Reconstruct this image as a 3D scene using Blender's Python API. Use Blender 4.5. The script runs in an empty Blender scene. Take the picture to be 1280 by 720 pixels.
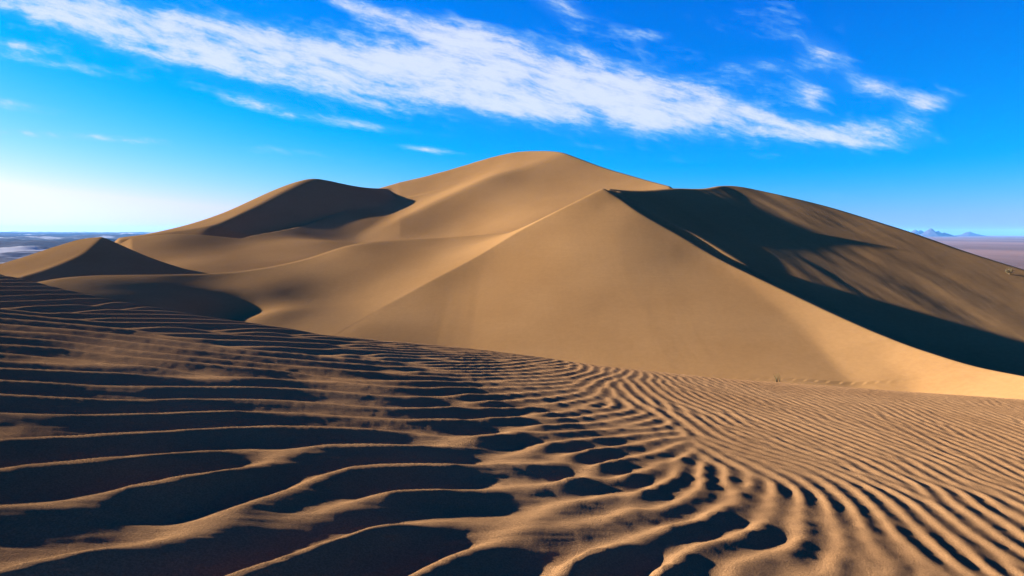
import bpy, math, random
import numpy as np
from mathutils import Matrix, Vector

# ------------------------------------------------------------------ camera, sun, sky, exposure
scene = bpy.context.scene
COL = scene.collection
FPX = 853.0                       # focal length in pixels of a 1280 wide frame
PITCH = math.atan(70.0 / FPX)
ROLL = math.radians(0.2)
CAM_Z = 1.0
_f = np.array([0, math.cos(PITCH), -math.sin(PITCH)])
_r0 = np.array([1.0, 0, 0])
_u0 = np.cross(_r0, _f)
_r = _r0 * math.cos(ROLL) + _u0 * math.sin(ROLL)
_u = np.cross(_r, _f)
cam_data = bpy.data.cameras.new('camera')
cam_data.sensor_width = 36.0
cam_data.lens = 36.0 * FPX / 1280.0
cam_data.clip_start = 0.1
cam_data.clip_end = 200000.0
cam = bpy.data.objects.new('camera', cam_data)
COL.objects.link(cam)
M = Matrix(((_r[0], _u[0], -_f[0], 0), (_r[1], _u[1], -_f[1], 0), (_r[2], _u[2], -_f[2], CAM_Z), (0, 0, 0, 1)))
cam.matrix_world = M
scene.camera = cam

SUN_AZ = math.radians(-72.0)      # from +Y, negative = to the left
SUN_EL = math.radians(12.2)
SUN_DIR = Vector((math.sin(SUN_AZ) * math.cos(SUN_EL), math.cos(SUN_AZ) * math.cos(SUN_EL), math.sin(SUN_EL)))
sd = bpy.data.lights.new('sun', 'SUN')
sd.energy = 5.0
sd.angle = math.radians(0.5)
sd.color = (1.0, 0.92, 0.80)
sun = bpy.data.objects.new('sun', sd)
COL.objects.link(sun)
sun.rotation_euler = SUN_DIR.to_track_quat('Z', 'Y').to_euler()

scene.view_settings.view_transform = 'Standard'
scene.view_settings.look = 'None'
EXPOSURE = 3.0
scene.view_settings.exposure = EXPOSURE
scene.view_settings.gamma = 1.0
scene.cycles.max_bounces = 4
scene.cycles.diffuse_bounces = 2
scene.cycles.volume_bounces = 0
scene.cycles.use_denoising = True

world = bpy.data.worlds.new('World')
scene.world = world
world.use_nodes = True
NT = world.node_tree
NT.nodes.clear()


class Graph:
    """Small helper that writes shader maths as function calls."""
    def __init__(self, nt): self.nt = nt
    def new(self, kind, **kw):
        n = self.nt.nodes.new(kind)
        for k, v in kw.items(): setattr(n, k, v)
        return n
    def put(self, sock, v):
        if isinstance(v, bpy.types.NodeSocket): self.nt.links.new(v, sock)
        else: sock.default_value = v
    def m(self, op, a, b=None, c=None, clamp=False):
        n = self.new('ShaderNodeMath', operation=op, use_clamp=clamp)
        for i, v in enumerate((a, b, c)):
            if v is not None: self.put(n.inputs[i], v)
        return n.outputs[0]
    def vm(self, op, a, b=None):
        n = self.new('ShaderNodeVectorMath', operation=op)
        self.put(n.inputs[0], a)
        if b is not None: self.put(n.inputs[1], b)
        return n.outputs[0]
    def xyz(self, x, y, z):
        n = self.new('ShaderNodeCombineXYZ')
        for i, v in enumerate((x, y, z)): self.put(n.inputs[i], v)
        return n.outputs[0]
    def sep(self, v):
        n = self.new('ShaderNodeSeparateXYZ'); self.put(n.inputs[0], v)
        return n.outputs
    def noise(self, vec, scale, detail=4, rough=0.55, lac=2.0, dist=0.0):
        n = self.new('ShaderNodeTexNoise')
        self.put(n.inputs['Vector'], vec)
        n.inputs['Scale'].default_value = scale; n.inputs['Detail'].default_value = detail
        n.inputs['Roughness'].default_value = rough; n.inputs['Lacunarity'].default_value = lac
        n.inputs['Distortion'].default_value = dist
        return n.outputs['Fac']
    def ramp(self, v, lo, hi, a=0.0, b=1.0, smooth=True):
        n = self.new('ShaderNodeMapRange')
        n.interpolation_type = 'SMOOTHSTEP' if smooth else 'LINEAR'
        self.put(n.inputs[0], v)
        for i, x in enumerate((lo, hi, a, b)): self.put(n.inputs[i + 1], x)
        return n.outputs[0]
    def mix(self, fac, a, b, blend='MIX'):
        n = self.new('ShaderNodeMix', data_type='RGBA', blend_type=blend)
        self.put(n.inputs[0], fac); self.put(n.inputs[6], a); self.put(n.inputs[7], b)
        return n.outputs[2]


g = Graph(NT)
sky = g.new('ShaderNodeTexSky', sky_type='NISHITA')
sky.sun_disc = False
sky.sun_elevation = SUN_EL
sky.sun_rotation = SUN_AZ
sky.altitude = 900.0
sky.air_density = 1.0
sky.dust_density = 0.5
sky.ozone_density = 3.0
# one colour grade for the whole sky: a deep saturated blue that whitens towards the sun
SKY_STRENGTH = 0.1
SCALE = 1.0 / (SKY_STRENGTH * 2 ** EXPOSURE)
sp = g.new('ShaderNodeSeparateColor'); g.put(sp.inputs[0], sky.outputs[0])
gr = g.m('MINIMUM', g.m('MULTIPLY', g.m('POWER', g.m('DIVIDE', g.m('MAXIMUM', g.m('SUBTRACT', sp.outputs[0], 2.1), 0.0), 3.7), 1.45), SCALE), 0.96 * SCALE)
gg = g.m('MINIMUM', g.m('MULTIPLY', g.m('POWER', g.m('DIVIDE', sp.outputs[1], 7.1), 1.18), SCALE), 1.05 * SCALE)
gr = g.m('MINIMUM', gr, g.m('MULTIPLY', gg, 0.95))
gb = g.m('MINIMUM', g.m('MULTIPLY', g.m('POWER', sp.outputs[2], 0.6), 0.45 * SCALE), 1.15 * SCALE)
cb = g.new('ShaderNodeCombineColor')
for i_, s_ in enumerate((gr, gg, gb)): g.put(cb.inputs[i_], s_)
skycol = cb.outputs[0]

# clouds: density as a function of direction
tc = g.new('ShaderNodeTexCoord')
dx, dy, dz = g.sep(tc.outputs['Generated'])
ysafe = g.m('MAXIMUM', dy, 0.05)
A = g.m('DIVIDE', dx, ysafe)              # tangent of azimuth
E = g.m('DIVIDE', dz, ysafe)              # slope upwards
front = g.ramp(dy, 0.05, 0.3)


def ae(u, v):
    a = (u - 640) / FPX; b = (360 - v) / FPX
    d = _f + a * _r + b * _u
    return d[0] / d[1], d[2] / d[1]


# texture space stretched along the band (it descends to the right)
BAND_ANG = math.atan2(-0.158, 0.6)
ca, sa = math.cos(BAND_ANG), math.sin(BAND_ANG)
S1 = g.m('ADD', g.m('MULTIPLY', A, ca), g.m('MULTIPLY', E, sa))
S2 = g.m('ADD', g.m('MULTIPLY', A, -sa), g.m('MULTIPLY', E, ca))
warp = g.noise(g.xyz(S1, S2, 0.0), 4.0, 4, 0.6)
S2w = g.m('ADD', S2, g.m('MULTIPLY', g.m('SUBTRACT', warp, 0.5), 0.05))
streak = g.noise(g.xyz(g.m('MULTIPLY', S1, 6.5), g.m('MULTIPLY', S2w, 42.0), 1.7), 1.0, 8, 0.68)
feath = g.noise(g.xyz(g.m('ADD', g.m('MULTIPLY', S1, 16.0), g.m('MULTIPLY', S2, 22.0)),
                      g.m('SUBTRACT', g.m('MULTIPLY', S2w, 34.0), g.m('MULTIPLY', S1, 9.0)), 4.1), 1.0, 8, 0.66)
tex = g.m('ADD', g.m('MULTIPLY', streak, 0.55), g.m('MULTIPLY', feath, 0.45))


def blob(u, v, ru, rv, ang, amp, power=1.0):
    """soft ellipse in the sky, radii in reference pixels, angle positive = falling to the right"""
    a0, e0 = ae(u, v)
    t = math.radians(-ang); c, s = math.cos(t), math.sin(t)
    da = g.m('SUBTRACT', A, a0); de = g.m('SUBTRACT', E, e0)
    p = g.m('MULTIPLY', g.m('ADD', g.m('MULTIPLY', da, c), g.m('MULTIPLY', de, s)), FPX / ru)
    q = g.m('MULTIPLY', g.m('SUBTRACT', g.m('MULTIPLY', de, c), g.m('MULTIPLY', da, s)), FPX / rv)
    r2 = g.m('ADD', g.m('MULTIPLY', p, p), g.m('MULTIPLY', q, q))
    return g.m('MULTIPLY', g.m('POWER', 2.718, g.m('MULTIPLY', r2, -1.0)), amp)


BLOBS = [  # u, v, ru, rv, angle, amplitude
    (60, 8, 160, 26, 12, 0.95), (230, 45, 170, 30, 12, 0.95), (380, 78, 160, 34, 11, 1.0), (330, 62, 150, 26, 13, .6),
    (520, 95, 150, 40, 9, 1.0), (620, 85, 170, 46, 12, .95), (500, 26, 130, 13, 20, 0.62), (610, 60, 90, 20, 18, 0.5), (740, 112, 150, 38, 13, 0.95),
    (860, 132, 140, 34, 13, 0.9), (990, 160, 100, 16, 9, 1.0), (1070, 174, 60, 10, 6, 0.75), (700, 140, 120, 24, 8, .6), (230, 75, 130, 12, 10, .55),
    (705, 10, 48, 18, 22, 0.85), (800, 44, 44, 9, 3, 0.68), (965, 82, 48, 12, 10, 0.72), (1030, 68, 46, 19, 20, 0.82),
    (1090, 110, 48, 16, 8, 0.92), (1160, 131, 42, 17, -10, 0.90), (1120, 166, 62, 17, 5, 0.88), (1012, 118, 28, 20, 30, 0.72),
    (410, 150, 125, 8, 8, 0.85), (330, 128, 60, 10, 14, 0.6), (135, 172, 80, 7, 4, 0.75), (15, 58, 60, 9, 8, 0.75),
    (70, 80, 120, 9, 9, 0.72), (30, 132, 90, 10, 8, 0.55), (10, 167, 60, 7, 3, .55), (330, 188, 130, 8, 4, 0.42), (540, 188, 90, 5, 5, 0.5), (180, 28, 170, 14, 12, .5),
    (960, 10, 110, 30, 20, 0.3), (1195, 245, 45, 10, 0, 0.22), (1050, 245, 70, 8, 3, 0.2), (730, 182, 40, 4, 6, 0.25), (920, 92, 60, 16, 20, .3),
]
mask = None
for b in BLOBS:
    x = blob(*(b if b[5] >= 0.7 else (*b[:5], b[5] + 0.10)))
    mask = x if mask is None else g.m('SUBTRACT', g.m('ADD', mask, x), g.m('MULTIPLY', g.m('MULTIPLY', mask, x), 0.75))
mask = g.m('MINIMUM', mask, 1.1)
dens = g.ramp(g.m('ADD', mask, g.m('MULTIPLY', g.m('SUBTRACT', tex, 0.5), 3.1)), 0.30, 1.35)
thin = g.m('MULTIPLY', g.ramp(mask, 0.3, 1.0), 0.10)
alpha = g.m('MULTIPLY', g.m('MAXIMUM', g.m('MULTIPLY', dens, 0.85), thin), front)
CLOUD = g.mix(g.ramp(alpha, 0.1, 0.75), (0.32 * SCALE, 0.70 * SCALE, 1.0 * SCALE, 1), (0.82 * SCALE, 0.89 * SCALE, 0.99 * SCALE, 1))
skyc = g.mix(alpha, skycol, CLOUD)
bg = g.new('ShaderNodeBackground')
g.put(bg.inputs[0], skyc)
bg.inputs[1].default_value = SKY_STRENGTH
out = g.new('ShaderNodeOutputWorld')
NT.links.new(bg.outputs[0], out.inputs[0])

# ------------------------------------------------------------------ helpers
rng = np.random.default_rng(7)


def ray(u, v):
    """direction scaled so that its forward (Y) part is one"""
    a = (np.asarray(u, float) - 640) / FPX; b = (360 - np.asarray(v, float)) / FPX
    x = _f[0] + a * _r[0] + b * _u[0]; y = _f[1] + a * _r[1] + b * _u[1]; z = _f[2] + a * _r[2] + b * _u[2]
    return x / y, z / y


def pt(u, v, D):
    """the point of the place seen in that direction at a forward distance of D metres (height above camera)"""
    x, z = ray(u, v)
    return np.array([x * D, D, z * D])


def pts(lst): return np.array([pt(*p) for p in lst])


class Surf:
    """smooth height function through survey points: multiquadric plus a plane"""
    def __init__(self, P, c=9.0, lam=0.02):
        P = np.asarray(P, float); self.P = P; n = len(P)
        self.c = c
        r = np.sqrt(((P[:, None, :2] - P[None, :, :2]) ** 2).sum(-1) + c * c)
        Q = np.c_[np.ones(n), P[:, :2] / 100.0]
        K = np.zeros((n + 3, n + 3)); K[:n, :n] = -r + np.eye(n) * -lam * 0 + np.eye(n) * lam
        K[:n, n:] = Q; K[n:, :n] = Q.T
        self.w = np.linalg.solve(K, np.r_[P[:, 2], 0, 0, 0])
    def __call__(self, X, Y):
        n = len(self.P); z = self.w[n] + self.w[n + 1] * X / 100.0 + self.w[n + 2] * Y / 100.0
        for i in range(n):
            z = z - self.w[i] * np.sqrt((X - self.P[i, 0]) ** 2 + (Y - self.P[i, 1]) ** 2 + self.c ** 2)
        return z


def smooth_line(L, n=12):
    L = np.asarray(L, float); t = np.arange(len(L)); q = np.linspace(0, len(L) - 1, (len(L) - 1) * n + 1)
    i = np.clip(q.astype(int), 0, len(L) - 2); f = (q - i)[:, None]
    Lp = np.r_[[2 * L[0] - L[1]], L, [2 * L[-1] - L[-2]]]
    a, b, c, d = Lp[i], Lp[i + 1], Lp[i + 2], Lp[i + 3]
    return 0.5 * ((2 * b) + (-a + c) * f + (2 * a - 5 * b + 4 * c - d) * f ** 2 + (-a + 3 * b - 3 * c + d) * f ** 3)


def snap(z, fn, line, x, y, reach=9.0):
    """shift a surface near a crest line so that it runs exactly through it"""
    d, t = seg_dist(x, y, line)
    L = np.r_[0, np.cumsum(np.hypot(*(line[1:, :2] - line[:-1, :2]).T))]; L /= L[-1]
    return z + np.interp(t, L, line[:, 2] - fn(line[:, 0], line[:, 1])) * np.exp(-(d / reach) ** 2)


def smin(a, b, k):
    h = np.clip(0.5 + 0.5 * (b - a) / k, 0, 1)
    return b * (1 - h) + a * h - k * h * (1 - h)


def smax(a, b, k): return -smin(-a, -b, k)


def vnoise(X, Y, seed=0, octaves=4, gain=0.5):
    """value noise, smooth, about -1..1"""
    out = 0.0; amp = 1.0
    for o in range(octaves):
        T = np.random.default_rng(seed * 31 + o).uniform(-1, 1, (256, 256))
        x = X * 2 ** o; y = Y * 2 ** o
        xi = np.floor(x).astype(int); yi = np.floor(y).astype(int)
        fx = x - xi; fy = y - yi
        fx = fx * fx * fx * (fx * (6 * fx - 15) + 10); fy = fy * fy * fy * (fy * (6 * fy - 15) + 10)
        a = T[yi & 255, xi & 255]; b = T[yi & 255, (xi + 1) & 255]; c = T[(yi + 1) & 255, xi & 255]; d = T[(yi + 1) & 255, (xi + 1) & 255]
        out = out + amp * ((a * (1 - fx) + b * fx) * (1 - fy) + (c * (1 - fx) + d * fx) * fy)
        amp *= gain
    return out


def seg_dist(X, Y, line):
    """distance to a polyline in plan, signed (+ to the right of its direction), and the running fraction along it"""
    L = np.asarray(line)[:, :2]
    best = np.full(X.shape, 1e9); sgn = np.ones(X.shape); tt = np.zeros(X.shape)
    lens = np.r_[0, np.cumsum(np.hypot(*(L[1:] - L[:-1]).T))]
    for i in range(len(L) - 1):
        d = L[i + 1] - L[i]; n2 = d @ d
        t = np.clip(((X - L[i, 0]) * d[0] + (Y - L[i, 1]) * d[1]) / n2, 0, 1)
        ex = X - L[i, 0] - t * d[0]; ey = Y - L[i, 1] - t * d[1]
        dd = np.hypot(ex, ey); k = dd < best
        best = np.where(k, dd, best); sgn = np.where(k, np.sign(d[1] * ex - d[0] * ey), sgn)
        tt = np.where(k, (lens[i] + t * (lens[i + 1] - lens[i])) / lens[-1], tt)
    return best * sgn, tt


def grid_normals(V):
    """V is rows x cols x 3"""
    du = np.gradient(V, axis=1); dv = np.gradient(V, axis=0)
    n = np.cross(du, dv)
    n /= np.linalg.norm(n, axis=-1, keepdims=True) + 1e-12
    n[n[..., 2] < 0] *= -1
    return n


def mesh_from(name, verts, faces, material, normals=None):
    me = bpy.data.meshes.new(name)
    nv, nf = len(verts), len(faces); k = faces.shape[1]
    me.vertices.add(nv); me.vertices.foreach_set('co', np.ascontiguousarray(verts, np.float32).ravel())
    me.loops.add(nf * k); me.loops.foreach_set('vertex_index', np.ascontiguousarray(faces, np.int32).ravel())
    me.polygons.add(nf); me.polygons.foreach_set('loop_start', np.arange(0, nf * k, k, dtype=np.int32))
    me.polygons.foreach_set('use_smooth', np.ones(nf, bool))
    me.update(calc_edges=True)
    if normals is not None:
        me.normals_split_custom_set_from_vertices(np.ascontiguousarray(normals, np.float32))
    me.materials.append(material)
    ob = bpy.data.objects.new(name, me)
    COL.objects.link(ob)
    return ob


def grid_faces(nr, nc):
    i = np.arange(nr * nc).reshape(nr, nc)
    return np.stack([i[:-1, :-1], i[:-1, 1:], i[1:, 1:], i[1:, :-1]], -1)   # rows-1 x cols-1 x 4


def compact(V, N, F):
    """only the vertices that the faces use"""
    use, inv = np.unique(F, return_inverse=True)
    return V[use], (None if N is None else N[use]), inv.reshape(F.shape)


def tag(o, label=None, cat=None, kind=None, group=None):
    if label: o['label'] = label
    if cat: o['category'] = cat
    if kind: o['kind'] = kind
    if group: o['group'] = group
    return o


# ------------------------------------------------------------------ materials
def principled(name):
    m = bpy.data.materials.new(name); m.use_nodes = True
    nt = m.node_tree; b = nt.nodes['Principled BSDF']
    b.inputs['Specular IOR Level'].default_value = 0.0
    b.inputs['Roughness'].default_value = 0.85
    return m, Graph(nt), b


def sand_material(name, base, dark, near):
    m, q, b = principled(name)
    geo = q.new('ShaderNodeNewGeometry').outputs['Position']
    big = q.noise(geo, 0.05 if not near else 0.5, 5, 0.6)
    grain = q.noise(geo, 1.6 if not near else 130.0, 3, 0.8)
    c = q.mix(q.ramp(big, 0.3, 0.7), (*dark, 1), (*base, 1))
    c = q.mix(q.ramp(grain, 0.35, 0.65), q.mix(1.0, c, ((0.70, 0.67, 0.64, 1) if near else (0.92, 0.91, 0.90, 1)), 'MULTIPLY'), c)
    q.put(b.inputs['Base Color'], c)
    b.inputs['Diffuse Roughness'].default_value = 0.6
    bp = q.new('ShaderNodeBump')
    if near:
        x, y, z = q.sep(geo)
        fine = q.noise(geo, 110.0, 4, 0.8)
        st = q.noise(q.xyz(q.m('ADD', q.m('MULTIPLY', x, 2.6), q.m('MULTIPLY', y, 1.0)),
                           q.m('SUBTRACT', q.m('MULTIPLY', y, 26.0), q.m('MULTIPLY', x, 9.0)), 0.0), 1.0, 5, 0.65, dist=0.3)
        hgt = q.m('ADD', q.m('MULTIPLY', fine, 0.0140), q.m('MULTIPLY', st, q.m('MULTIPLY', 0.012, q.ramp(q.m('DIVIDE', x, q.m('MAXIMUM', y, 0.5)), 0.25, -0.1))))
        bp.inputs['Distance'].default_value = 1.0
        bp.inputs['Strength'].default_value = 1.0
    else:
        x, y, z = q.sep(geo)
        # grain-flow streaks down the faces and faint cross ripples
        st = q.noise(q.xyz(q.m('MULTIPLY', x, 0.8), q.m('MULTIPLY', y, 0.10), 0.0), 1.0, 5, 0.6, dist=0.4)
        fine = q.noise(geo, 0.9, 4, 0.7)
        bed = q.noise(q.xyz(q.m('MULTIPLY', x, 0.10), q.m('MULTIPLY', y, 0.10), q.m('MULTIPLY', z, 2.4)), 1.0, 4, 0.6, dist=0.6)
        hgt = q.m('ADD', q.m('ADD', q.m('MULTIPLY', fine, 0.005), q.m('MULTIPLY', st, 0.018)), q.m('MULTIPLY', bed, 0.016))
        bp.inputs['Distance'].default_value = 1.0
        bp.inputs['Strength'].default_value = 1.0
    q.put(bp.inputs['Height'], hgt)
    q.put(b.inputs['Normal'], bp.outputs[0])
    return m


SAND_FAR = sand_material('dune_sand', (0.205, 0.114, 0.046), (0.176, 0.095, 0.037), False)
SAND_NEAR = sand_material('rippled_sand', (0.290, 0.164, 0.076), (0.240, 0.131, 0.060), True)

# ------------------------------------------------------------------ the dunes (heights are relative to the camera, CAM_Z is added at the end)
C_CREST = [(755, 235, 130), (700, 262, 128), (650, 288, 126), (600, 318, 122.5), (540, 350, 116.5), (480, 383, 108.5), (420, 418, 95), (380, 443, 88)]
D_CREST = [(755, 235, 130), (775, 248, 126.5), (800, 265, 121), (850, 293, 113), (900, 322, 105), (1000, 370, 90), (1100, 415, 77), (1200, 448, 66), (1280, 466, 60), (1400, 492, 51)]
A_CREST = [(705, 190, 260), (660, 207, 255), (610, 222, 249), (560, 245, 242), (510, 268, 235), (470, 285, 229), (440, 299, 224)]
S_RIGHT = [(740, 203, 247), (780, 216, 232), (820, 227, 216), (860, 236, 200)]
S_SKY = [(705, 190, 260), (690, 188, 268), (640, 190, 282), (600, 200, 286), (560, 212, 288), (500, 227, 290), (463, 234, 290)]
B_CREST = [(700, 284, 152), (640, 289, 153), (560, 295, 153), (500, 298, 152), (440, 304, 149), (380, 322, 143), (300, 337, 134), (240, 341, 128), (180, 342, 122), (120, 343, 116), (60, 348, 108), (0, 362, 96)]
R_SKY = [(790, 238), (820, 237), (860, 235), (885, 235), (915, 231), (945, 236), (975, 243), (1030, 256), (1080, 271), (1140, 290), (1200, 311), (1280, 336), (1400, 372), (1550, 410)]
F_CREST = [(440, 231, 274), (395, 223, 270), (360, 236, 258), (330, 252, 247), (300, 267, 236), (270, 280, 226), (235, 288, 217), (200, 292, 210)]
F_SKY = [(463, 234, 282), (440, 231, 276), (395, 223, 273), (370, 229, 279), (330, 245, 282), (300, 260, 281), (270, 276, 278), (235, 286, 272), (150, 297, 263)]
E_CREST = [(128, 296, 160), (114, 308, 154), (100, 318, 149), (60, 335, 139), (20, 347, 130), (-30, 360, 121)]
E_RIGHT = [(128, 296, 160), (158, 309, 158), (190, 322, 155), (220, 332, 153), (240, 338, 151)]
E_SKY = [(128, 296, 160.5), (100, 299, 164), (60, 311, 163), (30, 321, 160), (0, 330, 156), (-60, 349, 149)]


def back(line, off=45, drop=26, way=None):
    P = pts(line); Q = P.copy()
    d = P[:, :2] / np.linalg.norm(P[:, :2], axis=1)[:, None]
    Q[:, :2] += (d if way is None else np.array(way)) * off; Q[:, 2] -= drop
    return np.r_[P, Q]


# polar survey grid, dense enough for the picture
NTH, ND = 720, 820
TH = np.radians(np.linspace(-47, 49, NTH))
DD = np.exp(np.linspace(math.log(19.0), math.log(520.0), ND))
X = np.tan(TH)[None, :] * DD[:, None]
Y = np.repeat(DD[:, None], NTH, 1)

# the great pyramid in front
C_LINE, D_LINE, B_LINE = (smooth_line(pts(L), 5) for L in (C_CREST, D_CREST, B_CREST))
face = Surf(np.r_[C_LINE, D_LINE[1:]], c=5)
zf = snap(face(X, Y), face, C_LINE, X, Y)
dc, tcx = seg_dist(X, Y, C_LINE)
cp = C_LINE[::-1]
ycr = np.interp(X, cp[:, 0], cp[:, 1]) + 0.23 * np.maximum(0, X - 17.5) - 1.1 * np.maximum(0, cp[0, 0] - X)
zf += 0.6 * np.maximum(Y - ycr, 0)                       # the face ends at the left crest
dc = np.where(Y < ycr, np.abs(dc), 0)                    # distance into the face from the left crest
tcx = np.clip((17.5 - X) / 46.0, 0, 1)
zf -= (0.4 + 1.1 * np.minimum(tcx, 0.55)) * np.clip(tcx * 2, 0, 1) * (1 - np.exp(-(dc / (2.5 + 8.0 * tcx)) ** 1.3)) * np.clip((1.1 - tcx) / 0.5, 0, 1)
fold = pts([(800, 285, 121), (900, 345, 104), (960, 385, 92), (1010, 415, 82), (1075, 475, 66)])
dfo, tfo = seg_dist(X, Y, fold)
zf -= 0.9 * np.clip(tfo, 0, 1) ** 1.2 * np.exp(-(np.sqrt(dfo ** 2 + 1.0) - 1) / 7.0)
fold2 = pts([(1080, 425, 76), (1140, 455, 66), (1150, 480, 58), (1150, 500, 52)])
df2, tf2 = seg_dist(X, Y, fold2)
zf -= 1.0 * np.clip(tf2 * 2, 0, 1) * np.exp(-(np.sqrt(df2 ** 2 + 1.0) - 1) / 5.0)
bowl = Surf(np.r_[C_LINE, B_LINE, pts([
    (600, 303, 138), (520, 318, 138), (450, 335, 132), (400, 350, 127), (440, 375, 116), (400, 380, 114.5), (400, 402, 102), (350, 372, 117), (330, 392, 106), (360, 397, 104),
    (325, 375, 115.5), (306, 398, 107), (300, 350, 126), (300, 362, 119.5), (298, 388, 112), (240, 353, 121), (250, 368, 114), (250, 382, 109), (200, 352, 116), (200, 366, 109), (200, 380, 103),
    (160, 353, 111), (150, 365, 104), (150, 378, 98), (110, 352, 107), (330, 410, 99), (250, 405, 100)])])
zb = snap(bowl(X, Y), bowl, C_LINE, X, Y)
lee = Surf(np.r_[D_LINE, np.array([p + [20, 5, -14] for p in D_LINE])], c=6)
zl = lee(X, Y)
pyramid = smin(smin(zf, zb, 0.1), zl, 0.4)
bback = Surf(back(B_CREST[1:], 30, 9))(X, Y)
U = 640 + FPX * X / Y
pyramid = smin(pyramid, 8.35 - 0.45 * (0.12 * (Y - 130) + 0.3 * (X - 17.5)) + np.maximum(0, 690 - U) * 0.2, 0.6)
massif = smin(pyramid, bback + np.maximum(0, U - 640) * 0.15, 1.2)
on_bowl = zb < np.minimum(zf, zl)
pyramid = np.where(on_bowl, massif - 1e-3, massif)
bowl_dune = np.where(on_bowl, massif, massif - 1e-3)

# floor of the hollow behind, rising to the far dunes
floor = Surf(pts([(150, 305, 200), (60, 330, 190), (240, 332, 165), (300, 326, 172), (200, 297, 203), (300, 300, 205), (300, 312, 192), (400, 287, 230), (400, 300, 205), (460, 276, 238),
                  (440, 300, 222), (485, 262, 252), (520, 262, 250), (560, 300, 205), (650, 292, 190), (0, 370, 180), (520, 245, 268), (560, 225, 280)]), c=16)(X, Y)

sl = Surf(np.r_[smooth_line(pts(A_CREST), 2), pts(S_SKY), pts([(480, 262, 262), (520, 250, 262), (580, 225, 270), (450, 285, 243)])])(X, Y)
sf = Surf(np.r_[smooth_line(pts(A_CREST), 2), pts(S_RIGHT), pts([(560, 296, 216), (640, 288, 197), (700, 255, 212), (470, 305, 216)])])(X, Y)
sb = Surf(back(S_SKY + S_RIGHT, 60, 36))(X, Y)
summit = smin(smin(sl, sf, 0.8), sb, 1.2)

ff = Surf(np.r_[smooth_line(pts(F_CREST), 2), pts([(463, 234, 281), (485, 262, 256), (440, 268, 249), (400, 274, 243), (350, 280, 236), (300, 286, 228), (270, 289, 220), (230, 292.5, 213)])])(X, Y)
fl = Surf(np.r_[smooth_line(pts(F_CREST), 2), pts(F_SKY)])(X, Y)
fb = Surf(back(F_SKY, 50, 30))(X, Y)
darkdune = smin(smin(ff, fl, 1.2), fb, 1.0)

def right_face(x, y):
    """long even slope facing the camera behind the sharp crest"""
    e = 42 - x
    return -8.3 - 0.035 * (x - 65) + 0.395 * (y - 100) + 0.10 * np.where(e > 40, e, 6 * np.log1p(np.exp(np.minimum(e, 60) / 6)))


def hit(fn, u, v, lo=60.0, hi=260.0):
    """forward distance at which that direction meets a height function"""
    x, z = ray(u, v)
    D = np.linspace(lo, hi, 2001)
    k = np.argmax(fn(x * D, D) > z * D)
    return float(D[k])


R_LINE = [(u, v, hit(right_face, u, v)) for u, v in R_SKY]
rb = Surf(back(R_LINE, 40, 15, (0.75, 0.66)))(X, Y)
rf = right_face(X, Y) + 0.075 * vnoise((X + 0.35 * Y) / 4.5, Y / 28, 71, 3) * np.clip((78 - X) / 30, 0, 1)
rdune = smin(rf, rb, 0.5)

ef = Surf(np.r_[smooth_line(pts(E_CREST), 2), pts(E_RIGHT)[1:]], c=4)(X, Y)
el = Surf(np.r_[smooth_line(pts(E_CREST), 2), pts(E_SKY)[1:]], c=4)(X, Y)
eb = smin(Surf(back(E_SKY, 15, 8), c=4)(X, Y), Surf(back(E_RIGHT, 15, 9, (0.35, 0.94)), c=4)(X, Y) + np.maximum(0, 128 - U) * 0.15, 0.3)
small = smin(smin(ef, el, 0.35), eb, 0.35)

LIST = [pyramid, bowl_dune, summit, darkdune, rdune, small, floor]
# confine each dune to its own ground
wid = lambda c, lo, hi: np.clip((c - lo) / (hi - lo), 0, 1)
dcp = D_LINE[::-1]
xd = np.interp(Y, dcp[:, 1], dcp[:, 0]) - 40 * np.clip((Y - 131) / 25, 0, 1)
pen = [np.maximum(0, Y - 160) * 0.6,
       np.maximum(0, Y - 160) * 0.6,
       np.maximum(0, 180 - Y) * 0.7 + np.maximum(0, U - 835) * 0.10 + np.maximum(0, 500 - U) * .035 + np.maximum(0, 400 - U) * .12,
       np.maximum(0, 225 - Y) * 0.6 + np.maximum(0, U - 540) * 0.2 + np.maximum(0, 150 - U) * .2,
       np.maximum(0, 760 - U) * 0.25 + 0.4 * np.maximum(0, 3 - (X - xd)),
       np.maximum(0, U - 280) * 0.1 + np.maximum(0, 125 - Y) * .5,
       np.maximum(0, U - 695) * 0.3 + np.maximum(0, 150 - Y) * .3 + np.maximum(0, Y - 207 - 59 * np.clip((U - 300) / 180, 0, 1)) * .6 + np.maximum(0, 165 - U) * .10]
H = np.stack([a - p for a, p in zip(LIST, pen)])
WHO = H.argmax(0)
Z = H[0]
for k, soft in ((1, 1e-3), (6, 1.5), (2, 2.5), (3, 0.6), (4, 1.0), (5, 0.25)):
    Z = smax(Z, H[k], soft)
Z = np.maximum(Z, -75)
Z = Z + 0.07 * vnoise(X / 16, Y / 16, 3, 2) + 0.008 * vnoise(X / 3, Y / 3, 5, 2)
V = np.stack([X, Y, Z + CAM_Z], -1)
N = grid_normals(V).reshape(-1, 3)
FACES = grid_faces(ND, NTH)
OWNER = WHO[:-1, :-1]
DUNES = ['great pyramid shaped dune with a sharp crest running down both ways from its peak',
         'smooth curved dune shoulder with a lit crest above a black shadowed hollow',
         'broad highest dune behind, the summit of the whole range under the clouds',
         'rounded dune at left back whose near face lies wholly in black shadow',
         'long dune sloping down to the right behind the sharp black shadow',
         'small peaked dune at far left with bright left flank and black near face',
         'soft brown hollow of sand between the curved shoulder and the highest dune']
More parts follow.
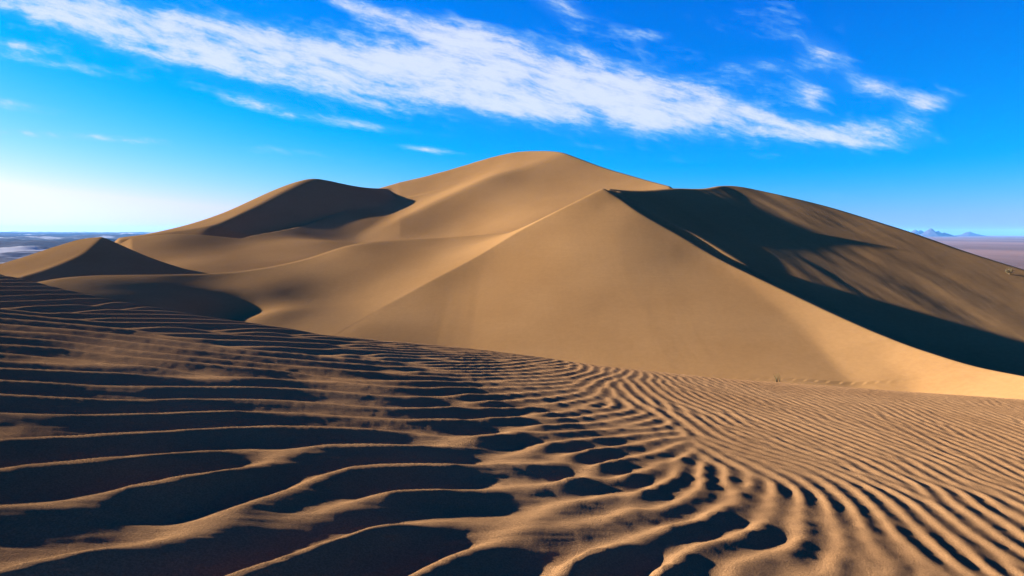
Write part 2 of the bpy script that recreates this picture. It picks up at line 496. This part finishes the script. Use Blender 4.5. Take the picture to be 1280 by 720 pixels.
for k, lab in enumerate(DUNES):
    Fk = FACES[OWNER == k]
    if len(Fk) == 0: continue
    v, n, f = compact(V.reshape(-1, 3), N, Fk)
    tag(mesh_from('sand_dune' if k < 6 else 'sand_hollow', v, f, SAND_FAR, n), lab, kind='structure')

# ------------------------------------------------------------------ the rippled dune in the foreground
TA, TB = -0.105, -0.079            # tilt of the slope: falls to the right and away
G_EDGE = [(-160, 325), (0, 345), (60, 362), (150, 383), (260, 404), (340, 414), (430, 428), (560, 437), (640, 446), (750, 462), (900, 478), (1000, 484), (1150, 494), (1280, 502), (1440, 514)]


def ground(u, v, lift=0.0):
    """where that direction meets the tilted slope"""
    x, z = ray(u, v)
    D = (1.0 - lift) / (TA * x + TB - z)
    return x * D, D


RIPPLES = [
    [(-60, 549), (0, 548), (60, 548), (120, 546), (180, 542), (220, 536), (250, 533), (320, 531), (400, 529), (460, 534), (520, 537), (575, 541), (640, 540)],
    [(-60, 590), (0, 587), (60, 583), (120, 579), (180, 572), (240, 565), (260, 559), (280, 554), (320, 551), (360, 553), (400, 553), (460, 554), (520, 556), (560, 552), (578, 549), (600, 543), (640, 542)],
    [(-60, 606), (0, 611), (40, 616), (80, 619), (125, 618), (160, 611), (200, 602), (240, 595), (280, 590), (300, 581), (320, 575), (345, 570), (360, 565), (375, 559)],
    [(-60, 642), (0, 636), (50, 633), (80, 632), (110, 636), (150, 641), (200, 642), (240, 637), (270, 629), (300, 622), (320, 617), (345, 606), (370, 596), (390, 587), (400, 583), (430, 580), (470, 584), (500, 582), (520, 577), (545, 577), (570, 582), (600, 586), (625, 583), (640, 579), (660, 574), (700, 577), (705, 566), (720, 561), (755, 556), (790, 553)],
    [(-60, 727), (0, 713), (40, 706), (70, 698), (100, 691), (140, 682), (180, 674), (210, 670), (250, 668), (290, 662), (320, 658), (350, 653), (375, 645), (400, 630), (425, 617), (445, 611), (470, 608), (500, 608), (540, 605), (580, 606), (600, 603), (620, 600), (640, 600), (650, 595), (656, 586), (664, 584)],
    [(460, 618), (520, 620), (550, 622), (580, 620), (640, 621), (660, 620), (672, 614), (680, 604), (695, 597), (720, 595), (735, 592), (765, 593), (778, 596), (778, 586)],
    [(200, 735), (255, 724), (280, 717), (300, 710), (320, 706), (350, 698), (380, 693), (410, 685), (440, 672), (470, 660), (500, 649), (520, 641), (550, 637), (580, 638), (610, 642), (640, 640), (670, 635), (700, 628), (725, 619), (732, 613), (740, 609), (762, 607)],
    [(440, 745), (485, 720), (500, 715), (520, 703), (545, 695), (570, 690), (595, 679), (610, 675), (640, 665), (680, 661), (710, 650), (740, 643), (770, 639), (776, 632), (782, 627), (790, 627), (800, 630), (835, 632), (840, 625)],
    [(600, 745), (658, 720), (690, 708), (705, 700), (712, 692), (740, 690), (760, 682), (785, 672), (815, 669), (822, 665), (820, 657), (825, 655), (860, 652), (880, 646), (890, 637), (905, 628), (930, 624), (932, 621), (925, 613), (917, 603)],
    [(735, 652), (750, 656), (775, 657), (795, 655), (800, 651)],
    [(795, 745), (818, 720), (835, 703), (845, 692), (860, 680), (870, 674), (905, 673), (920, 664), (950, 657), (960, 645)],
    [(912, 740), (918, 720), (925, 700), (935, 691), (960, 685), (975, 681), (1000, 678), (1010, 672), (1000, 660), (995, 650), (1000, 640), (992, 630), (960, 628)],
    [(975, 740), (985, 720), (988, 710), (984, 698)],
    [(1010, 705), (1015, 712), (1040, 710), (1058, 705), (1060, 697), (1045, 688), (1042, 676)],
    [(1095, 722), (1105, 712), (1095, 700), (1080, 685), (1068, 670), (1062, 660)],
    [(1120, 705), (1100, 690), (1080, 672), (1068, 660)],
    [(725, 583), (735, 580), (750, 576), (770, 571), (785, 569), (795, 572)],
    [(640, 561), (670, 562), (672, 558), (660, 552), (660, 548), (700, 550), (730, 543), (760, 544)],
    [(755, 613), (775, 617), (800, 615), (810, 608), (813, 603)],
    [(-60, 514), (0, 515), (60, 516), (110, 518), (160, 518), (200, 516), (250, 513), (320, 508), (350, 507), (390, 514), (440, 517), (500, 522), (550, 526), (590, 529)],
    [(-60, 487), (0, 491), (50, 495), (100, 499), (160, 500), (220, 499), (260, 496), (320, 495), (340, 496), (380, 502), (430, 507), (480, 510), (540, 507), (550, 503), (570, 502)],
    [(-60, 468), (0, 473), (50, 478), (100, 482), (160, 483), (220, 481), (260, 481), (320, 483), (360, 481), (400, 486), (450, 493), (480, 496), (520, 497)],
    [(-60, 456), (0, 459), (50, 462), (110, 464), (170, 464), (210, 466), (260, 471), (290, 472), (320, 471), (380, 470), (420, 473), (470, 480), (520, 483)],
    [(-60, 443), (0, 445), (60, 446), (130, 447), (180, 453), (220, 460), (260, 466), (310, 469)],
    [(-60, 428), (0, 431), (60, 434), (110, 434), (160, 441), (200, 448), (250, 452), (320, 458), (400, 465)],
    [(-60, 417), (0, 420), (50, 422), (110, 427), (150, 434), (200, 440), (260, 446), (330, 452)],
    [(-60, 402), (0, 407), (60, 415), (110, 420), (170, 428), (220, 434), (280, 442)],
]
# directions in the parts that were not traced: u, v, du, dv, how loose the order is
HINTS = [
    (900, 520, 40, 20, .1), (1000, 500, 28, 10, 0), (1100, 520, 28, 11, 0), (1200, 540, 28, 12, 0), (1280, 560, 28, 12, 0), (1000, 560, 28, 12, .15), (1100, 590, 28, 13, .1), (1200, 620, 28, 13, 0), (1280, 660, 28, 15, 0),
    (1280, 600, 28, 13, 0), (1200, 700, 28, 22, .1), (1280, 720, 28, 20, 0), (1100, 650, 28, 19, .35), (1120, 700, 20, 22, .35), (1000, 600, 28, 17, .8), (1050, 640, 28, 24, .8), (960, 560, 28, 13, .7), (900, 590, 28, 10, 1.0), (850, 560, 30, 10, 1.0),
    (800, 500, 20, 8, .6), (760, 470, 22, 12, .4), (700, 470, 30, 0, .8), (700, 500, 30, -2, .8), (620, 470, 30, -4, .5), (560, 480, 30, -1, .2), (500, 450, 30, 3, .1), (640, 520, 30, -2, .4), (850, 490, 20, 10, .2), (930, 490, 24, 10, .1),
    (1350, 540, 28, 11, 0), (1350, 640, 28, 14, 0), (300, 425, 30, 1, 0), (150, 400, 30, 0, 0), (50, 375, 30, -1, 0), (230, 410, 30, 0, 0), (400, 440, 30, 1, 0), (500, 445, 30, 0, .1), (780, 530, 30, 0, 1.0), (740, 550, 30, -4, .9), (880, 630, 26, -4, .8), (960, 610, 26, 4, 1.),
]
CELL = 0.03
GX0, GX1, GY0, GY1 = -13.5, 16.0, 1.0, 20.8
NX, NY = 1000, 672
gx = GX0 + CELL * np.arange(NX); gy = GY0 + CELL * np.arange(NY)
seed = np.zeros((NY, NX)); ctrl = []
for L in RIPPLES:
    px = smooth_line(L, 8)
    x, d = ground(px[:, 0], px[:, 1], 0.025)
    for i in range(len(x) - 1):
        n = max(2, int(math.hypot(x[i + 1] - x[i], d[i + 1] - d[i]) / (CELL * 0.5)))
        t = np.linspace(0, 1, n)
        ix = np.round((x[i] + (x[i + 1] - x[i]) * t - GX0) / CELL).astype(int); iy = np.round((d[i] + (d[i + 1] - d[i]) * t - GY0) / CELL).astype(int)
        ok = (ix >= 0) & (ix < NX) & (iy >= 0) & (iy < NY)
        seed[iy[ok], ix[ok]] = 1
        if i % 6 == 3:
            ctrl.append((x[i], d[i], math.atan2(d[i + 1] - d[i], x[i + 1] - x[i]), 0.05 + 0.25 * np.clip((px[i, 0] - 600) / 200, 0, 1)))
for u, v, du, dv, lo in HINTS:
    x0, d0 = ground(u - du / 2, v - dv / 2); x1, d1 = ground(u + du / 2, v + dv / 2)
    ctrl.append(((x0 + x1) / 2, (d0 + d1) / 2, math.atan2(d1 - d0, x1 - x0), lo))
ctrl = np.array(ctrl)
# spread direction and looseness over the grid (coarse, then stretched)
cs = 8
cx, cy = np.meshgrid(gx[::cs], gy[::cs])
num_c = np.zeros(cx.shape); num_s = num_c.copy(); num_l = num_c.copy(); den = num_c.copy()
for x, d, an, lo in ctrl:
    r2 = (np.log(cy / d) / 0.11) ** 2 + ((cx / cy - x / d) / 0.09) ** 2
    w = np.exp(-0.5 * r2) + 1e-4 / (1 + r2)
    num_c += w * math.cos(2 * an); num_s += w * math.sin(2 * an); num_l += w * lo; den += w


def stretch(a):
    iy = np.arange(NY) / cs; ix = np.arange(NX) / cs
    y0 = np.minimum(iy.astype(int), a.shape[0] - 2); x0 = np.minimum(ix.astype(int), a.shape[1] - 2)
    fy = (iy - y0)[:, None]; fx = (ix - x0)[None, :]
    return (a[y0][:, x0] * (1 - fy) * (1 - fx) + a[y0][:, x0 + 1] * (1 - fy) * fx + a[y0 + 1][:, x0] * fy * (1 - fx) + a[y0 + 1][:, x0 + 1] * fy * fx)


cc, ss, loose = stretch(num_c / den), stretch(num_s / den), stretch(num_l / den)
loose = np.maximum(loose, 0.26 * np.clip((gx[None, :] / gy[:, None] - 0.0) / 0.3, 0, 1))
ang = 0.5 * np.arctan2(ss, cc)
GXX, GYY = np.meshgrid(gx, gy)
ang += (0.10 + 0.55 * np.clip(loose, 0, 1)) * vnoise(GXX / 0.9, GYY / 0.9, 11, 2) * 0.6
KX = np.fft.rfftfreq(NX, CELL)[None, :]; KY = np.fft.fftfreq(NY, CELL)[:, None]
KR = np.hypot(KX, KY); KA = np.arctan2(KY, KX)


def fsoft(a, sig):
    return np.fft.irfft2(np.fft.rfft2(a) * np.exp(-2 * (math.pi * sig * KR) ** 2), s=a.shape)


line_soft = fsoft(seed, 0.055); near_trace = np.clip(fsoft(seed, 0.16) * 9, 0, 1)
line_soft = np.clip(line_soft / 0.17, 0, 1.2)
target = (line_soft - 0.45) * 1.6
uu = rng.normal(0, 1, (NY, NX))
NORI = 9
side = GXX / GYY + 0.03 * vnoise(GXX / 1.3, GYY / 1.3, 41, 2)
tt_ = side + 0.10 + 0.04 * (GYY - 4.0) - 0.10 * near_trace
far_l = np.clip((-side - 0.15) / 0.3, 0, 1) * np.clip((GYY - 6.0) / 5.0, 0, 1)
BANKS = (0.62, 0.45, 0.32, 0.225, 0.16, 0.115)
LAMF = np.exp(np.interp(tt_, (-0.04, 0.18, 0.50), (math.log(0.46), math.log(0.225), math.log(0.13)))) * (1 + 0.35 * far_l)
LB = np.log(np.array(BANKS[::-1]))
W_LAM = {lam: np.interp(np.log(LAMF), LB, np.eye(len(BANKS))[::-1][:, k]) for k, lam in enumerate(BANKS)}
banks = []
for lam in BANKS:
    for k in range(NORI):
        th = math.pi * k / NORI                                  # crest direction
        nrm = th + math.pi / 2
        dA = (KA - nrm + math.pi / 2) % math.pi - math.pi / 2
        flt = np.exp(-0.5 * ((KR - 1 / lam) / (0.26 / lam)) ** 2) * np.exp(-0.5 * (dA / 0.20) ** 2)
        flt[KR < 0.4 / lam] = 0
        dth = (ang - th + math.pi / 2) % math.pi - math.pi / 2
        wid_ = 0.20 + 0.30 * np.clip(loose, 0, 1)
        w = np.exp(-0.5 * (dth / wid_) ** 2) * W_LAM[lam]
        banks.append((flt, w.astype(np.float32)))
wsum = sum(w for _, w in banks) + 1e-6
for it in range(9):
    Fu = np.fft.rfft2(uu)
    acc = np.zeros((NY, NX))
    for flt, w in banks:
        acc += w * np.fft.irfft2(Fu * flt, s=(NY, NX))
    acc /= wsum
    gain = 2.2 / (np.sqrt(fsoft(acc * acc, 0.6)) + 1e-6)
    if it == 8:
        rms = np.sqrt(fsoft(acc * acc, 0.32))
        uu = acc / (1.30 * rms + 0.05 * rms.mean())
    else:
        uu = np.tanh(0.9 * np.clip(gain, 0, 400) * acc)
        uu = uu * (1 - 0.75 * near_trace) + target * near_trace * 0.75 * 1.5
cross = rng.normal(0, 1, (NY, NX)); loose_c = np.clip(1.15 * loose, 0, 1)
cf = []
for th_, lam in ((0.12, 0.19), (-0.35, 0.16), (1.15, 0.17)):
    dA = (KA - th_) % math.pi - math.pi / 2
    f_ = np.exp(-0.5 * ((KR - 1 / lam) / (0.25 / lam)) ** 2) * np.exp(-0.5 * (dA / 0.30) ** 2)
    f_[KR < 0.4 / lam] = 0
    cf.append(f_)
cf = sum(cf)
for it in range(6):
    cross = np.fft.irfft2(np.fft.rfft2(cross) * cf, s=(NY, NX))
    cross = np.tanh(2.0 * cross / cross.std())
uu = np.clip(uu + (uu * 0 + cross) * np.clip(loose_c - 0.12, 0, 0.8) * 0.8, -1.6, 1.6)
uu = uu / (1 + 0.6 * np.clip(loose_c - 0.12, 0, 0.8))
AMP = fsoft(LAMF * (0.145 + 0.08 * far_l - 0.010 * np.clip((side + 0.05) / 0.35, 0, 1)), 0.15)
broken = fsoft(rng.normal(0, 1, (NY, NX)), 0.35); broken /= broken.std()


def cubic_sample(A_, x, y):
    fx = np.clip((x - GX0) / CELL, 2, NX - 4); fy = np.clip((y - GY0) / CELL, 2, NY - 4)
    ix = fx.astype(int); iy = fy.astype(int); tx = fx - ix; ty = fy - iy
    def wts(t): return ((1 - t) ** 3 / 6, (3 * t ** 3 - 6 * t ** 2 + 4) / 6, (-3 * t ** 3 + 3 * t ** 2 + 3 * t + 1) / 6, t ** 3 / 6)
    wx, wy = wts(tx), wts(ty); o = 0
    for j in range(4):
        row = 0
        for i in range(4): row = row + wx[i] * A_[iy + j - 1, ix + i - 1]
        o = o + wy[j] * row
    return o


FT, FD = 1000, 700
th = np.radians(np.linspace(-43, 43, FT)); dd = np.exp(np.linspace(math.log(1.35), math.log(42.0), FD))
FX = np.tan(th)[None, :] * dd[:, None]; FY = np.repeat(dd[:, None], FT, 1)
s2 = np.array([SUN_DIR.x, SUN_DIR.y]) / math.hypot(SUN_DIR.x, SUN_DIR.y)
nx_, ny_ = -np.sin(ang), np.cos(ang)
dot_ = nx_ * s2[0] + ny_ * s2[1]
LAMB = fsoft(LAMF, 0.15)
skx = fsoft(nx_ * dot_ * LAMB, 0.1); sky_ = fsoft(ny_ * dot_ * LAMB, 0.1)      # crests lean towards the sun side
rip = cubic_sample(uu, FX, FY)
kx, ky = cubic_sample(skx, FX, FY), cubic_sample(sky_, FX, FY)
for _ in range(4):
    lean_ = 0.085 * (np.clip(rip, -1, 1) - 1)
    rip = cubic_sample(uu, FX - kx * lean_, FY - ky * lean_)
brk = cubic_sample(broken, FX, FY)
knob = fsoft(rng.normal(0, 1, (NY, NX)), 0.075); knob = cubic_sample(knob / knob.std(), FX, FY)
az = np.tan(th)
ge = np.array(G_EDGE, float)
gxr, gdr = ground(ge[:, 0], ge[:, 1])
edge = np.interp(az, gxr / gdr, gdr)
k_ = np.hanning(81); k_ /= k_.sum()
edge = np.convolve(np.pad(edge, 40, mode='edge'), k_, 'valid')[None, :]
plane = TA * FX + TB * FY - 1.0
over = np.maximum(0, FY - edge)
roll = np.where(over < 3.0, 0.05 * over ** 2, 0.45 + 0.30 * (over - 3.0))
tri = np.arcsin(np.clip(rip * 0.96, -0.995, 0.995)) / (math.pi / 2)
h01 = np.clip(0.5 + 0.31 * tri + 0.19 * rip, 0, 1.1)
prof = h01 ** 1.2
rf_ = np.clip((FX / FY + 0.10) / 0.4, 0, 1)
amp = cubic_sample(AMP, FX, FY) * ((1 - rf_) * np.clip(1.5 - FY / 6.0, 0.85, 1) + rf_ * 0.90 * np.clip(1.2 - FY / 14, 0.5, 1)) * (1 + 0.05 * np.clip(brk, -2, 2) + 0.13 * rf_ * np.clip(knob, -1.6, 2.2))
FZ = plane - roll + amp * (prof - 0.65)
lr = (1 - rf_) * np.clip(1.4 - FY / 6.0, 0, 1)
FZ += lr * 0.0028 * vnoise((FX * 0.94 + FY * 0.34) / 0.45, (FY * 0.94 - FX * 0.34) / 0.06, 21, 3)
FZ += 0.0012 * vnoise(FX / 0.10, FY / 0.10, 22, 2)
FZ += 0.00002 * FY * np.clip(rng.normal(0, 1, FZ.shape), -2.2, 2.2)          # loose grains and clumps
FZ += 0.003 * vnoise(FX / 2.3, FY / 2.3, 23, 2)
FV = np.stack([FX, FY, FZ + CAM_Z], -1)
f = grid_faces(FD, FT).reshape(-1, 4)
tag(mesh_from('rippled_dune', FV.reshape(-1, 3), f, SAND_NEAR), 'near dune slope covered in wind ripples, lit crests and dark troughs', kind='structure')

# ------------------------------------------------------------------ the desert plain far below, its hills, the air
PLAIN_Z = -60.0


def plain_material():
    m, q, b = principled('desert_plain')
    geo = q.new('ShaderNodeNewGeometry').outputs['Position']
    x, y, z = q.sep(geo)
    n1 = q.noise(q.xyz(q.m('MULTIPLY', x, 0.0007), q.m('MULTIPLY', y, 0.00035), 0.0), 1.0, 6, 0.6)
    n2 = q.noise(q.xyz(q.m('MULTIPLY', x, 0.0022), q.m('MULTIPLY', y, 0.0011), 3.0), 1.0, 5, 0.6)
    c = q.mix(q.ramp(n1, 0.35, 0.65), (0.085, 0.060, 0.060, 1), (0.150, 0.095, 0.085, 1))
    west = q.ramp(x, -100.0, -500.0)
    c = q.mix(west, c, q.mix(q.ramp(n1, 0.4, 0.62), (0.012, 0.020, 0.032, 1), (0.055, 0.055, 0.065, 1)))
    pale = q.m('MULTIPLY', q.ramp(n2, 0.57, 0.61), west)
    c = q.mix(pale, c, (0.22, 0.22, 0.24, 1))
    q.put(b.inputs['Base Color'], c)
    b.inputs['Roughness'].default_value = 1.0
    return m


PLAIN = plain_material()
pth = np.radians(np.linspace(-52, 52, 360)); pd = np.exp(np.linspace(math.log(160.0), math.log(22000.0), 240))
PX = np.tan(pth)[None, :] * pd[:, None]; PY = np.repeat(pd[:, None], len(pth), 1)
westf = np.clip((-PX - 150) / 400, 0, 1)
rough = vnoise(PX / 300, PY / 420, 51, 5)
PZ = PLAIN_Z + westf * (17 * np.maximum(0, rough) ** 1.2 + 2 * rough) * np.clip(pd[:, None] / 900, 0, 1) + (1 - westf) * 1.2 * rough
PZ = np.minimum(PZ, -24)
PV = np.stack([PX, PY, PZ + CAM_Z], -1).reshape(-1, 3)
tag(mesh_from('desert_plain', PV, grid_faces(len(pd), len(pth)).reshape(-1, 4), PLAIN), 'flat desert plain stretching to the horizon far below the dunes', kind='structure')

ROCK, q_, b_ = principled('hill_rock')
geo_ = q_.new('ShaderNodeNewGeometry').outputs['Position']
q_.put(b_.inputs['Base Color'], q_.mix(q_.noise(geo_, 0.01, 5, 0.6), (0.018, 0.016, 0.022, 1), (0.045, 0.035, 0.04, 1)))


def hill(peaks, D, label, seed_):
    """a rocky ridge far off; peaks are direction u, v and half width in reference pixels"""
    us = [p[0] for p in peaks]; wmax = max(p[2] for p in peaks)
    x0 = pt(min(us) - 3 * wmax, 290, D)[0]; x1 = pt(max(us) + 3 * wmax, 290, D)[0]
    dep = (x1 - x0) * 0.6
    hx, hy = np.meshgrid(np.linspace(x0, x1, 120), np.linspace(D - dep, D + dep, 60))
    hz = np.full(hx.shape, -400.0)
    for u, v, w in peaks:
        p = pt(u, v, D); ww = w * D / FPX
        r = np.hypot(hx - p[0], (hy - D) * 0.8) / ww
        hz = np.maximum(hz, PLAIN_Z - 6 + (p[2] - PLAIN_Z + 6) * np.exp(-r ** 1.3) )
    k = np.clip((hz - PLAIN_Z) / 60, 0, 1)
    hz = hz + k * 22 * vnoise(hx / 170, hy / 170, seed_, 4)
    hv = np.stack([hx, hy, hz + CAM_Z], -1).reshape(-1, 3)
    tag(mesh_from('rocky_hill', hv, grid_faces(60, 120).reshape(-1, 4), ROCK), label, kind='structure')


hill([(1144, 287, 8), (1150, 287.5, 7)], 14500, 'small dark rocky hill on the horizon just right of the long dune', 61)
hill([(1163, 285, 8), (1172, 288, 8), (1180, 289.5, 7)], 13500, 'tallest jagged rocky hill on the right horizon', 62)
hill([(1212, 289, 9)], 15500, 'low single rocky hill on the right horizon, farthest right', 63)

hz_mat = bpy.data.materials.new('haze'); hz_mat.use_nodes = True
hnt = hz_mat.node_tree; hnt.nodes.clear()
ho = hnt.nodes.new('ShaderNodeOutputMaterial'); hv_ = hnt.nodes.new('ShaderNodeVolumePrincipled')
hv_.inputs['Color'].default_value = (0.13, 0.42, 1.0, 1)
hv_.inputs['Density'].default_value = 1.9e-5
hv_.inputs['Anisotropy'].default_value = 0.0
hnt.links.new(hv_.outputs[0], ho.inputs['Volume'])
bx0, bx1, by0, by1, bz0, bz1 = -30000, 30000, -3000, 23000, -90, 130
bv = np.array([(x, y, z) for x in (bx0, bx1) for y in (by0, by1) for z in (bz0, bz1)], float)
bf = np.array([(0, 1, 3, 2), (4, 6, 7, 5), (0, 4, 5, 1), (2, 3, 7, 6), (0, 2, 6, 4), (1, 5, 7, 3)])
haze = mesh_from('haze', bv, bf, hz_mat); haze['kind'] = 'stuff'
haze.data.polygons.foreach_set('use_smooth', np.zeros(6, bool))

# ------------------------------------------------------------------ the few plants
def plant_material(name, c):
    m, q, b = principled(name)
    geo = q.new('ShaderNodeNewGeometry').outputs['Position']
    q.put(b.inputs['Base Color'], q.mix(q.noise(geo, 14.0, 2), (*[x * 0.7 for x in c], 1), (*c, 1)))
    return m


DRY = plant_material('dry_straw', (0.09, 0.065, 0.03))
TWIG = plant_material('shrub_twig', (0.15, 0.105, 0.06))
LEAF = plant_material('shrub_leaf', (0.07, 0.056, 0.03))


def tube(points, r0, r1, sides=5):
    P = np.asarray(points, float); vs = []; fs = []
    for i, p in enumerate(P):
        t = P[min(i + 1, len(P) - 1)] - P[max(i - 1, 0)]; t /= np.linalg.norm(t)
        a = np.cross(t, [0.3, 0.9, 0.1]); a /= np.linalg.norm(a); b = np.cross(t, a)
        r = r0 + (r1 - r0) * i / (len(P) - 1)
        for k in range(sides):
            w = 2 * math.pi * k / sides
            vs.append(p + r * (math.cos(w) * a + math.sin(w) * b))
    for i in range(len(P) - 1):
        for k in range(sides):
            fs.append((i * sides + k, i * sides + (k + 1) % sides, (i + 1) * sides + (k + 1) % sides, (i + 1) * sides + k))
    return np.array(vs), np.array(fs)


def empty(name, loc):
    e = bpy.data.objects.new(name, None); e.location = loc; COL.objects.link(e); return e


def surface_height(xg, yg, Vg, x, y):
    """height of a polar survey grid at a place"""
    i = np.argmin(np.abs(yg - y)); j = np.argmin(np.abs(xg - x / y))
    return Vg[i, j, 2]


pr = np.random.default_rng(5)
tx, td = ground(973, 473.5)
td *= 1.0
tuft = tag(empty('grass_tuft', (tx, td, surface_height(np.tan(th), dd, FV, tx, td) - 0.01)),
           'tiny dry grass tuft standing alone on the edge of the rippled dune', 'grass')
for k in range(7):
    lean = pr.uniform(-0.05, 0.05); back_ = pr.uniform(-0.04, 0.04); hh = pr.uniform(0.09, 0.17); b0 = pr.uniform(-0.03, 0.03)
    v, f = tube([(b0, 0, 0), (b0 + lean * 0.3, back_ * 0.3, hh * 0.45), (b0 + lean * 0.7, back_ * .7, hh * 0.8), (b0 + lean * 1.2, back_ * 1.2, hh)], 0.0055, 0.002)
    o = mesh_from('blade', v, f, DRY); o.parent = tuft

sx, sy, sz = pt(1262, 343, hit(right_face, 1262, 343))
sz = surface_height(np.tan(TH), DD, V, sx, sy)
shrub = tag(empty('desert_shrub', (sx, sy, sz - 0.05)), 'single small shrub growing on the lit rim of the long right dune', 'shrub')
sv, sf_, off = [], [], 0
tips = []
for k in range(16):
    w = pr.uniform(0, 6.28); sp_ = pr.uniform(0.15, 0.6); hh = pr.uniform(0.4, 1.1)
    v, f = tube([(0, 0, 0), (math.cos(w) * sp_ * .35, math.sin(w) * sp_ * .35, hh * .45), (math.cos(w) * sp_, math.sin(w) * sp_, hh)], 0.035, 0.012, 4)
    sv.append(v); sf_.append(f + off); off += len(v); tips.append((math.cos(w) * sp_, math.sin(w) * sp_, hh))
o = mesh_from('twigs', np.concatenate(sv), np.concatenate(sf_), TWIG); o.parent = shrub
lv, lf = [], []
for k in range(420):
    t = tips[k % len(tips)]; c = np.array(t) * pr.uniform(0.5, 1.05) + pr.normal(0, 0.10, 3); s_ = pr.uniform(0.04, 0.09)
    a = pr.normal(0, 1, 3); a /= np.linalg.norm(a); b = np.cross(a, pr.normal(0, 1, 3)); b /= np.linalg.norm(b)
    i0 = len(lv); lv += [c - a * s_, c + b * s_ * .5, c + a * s_, c - b * s_ * .5]; lf.append((i0, i0 + 1, i0 + 2, i0 + 3))
o = mesh_from('foliage', np.array(lv), np.array(lf), LEAF); o.parent = shrub; o['kind'] = 'stuff'
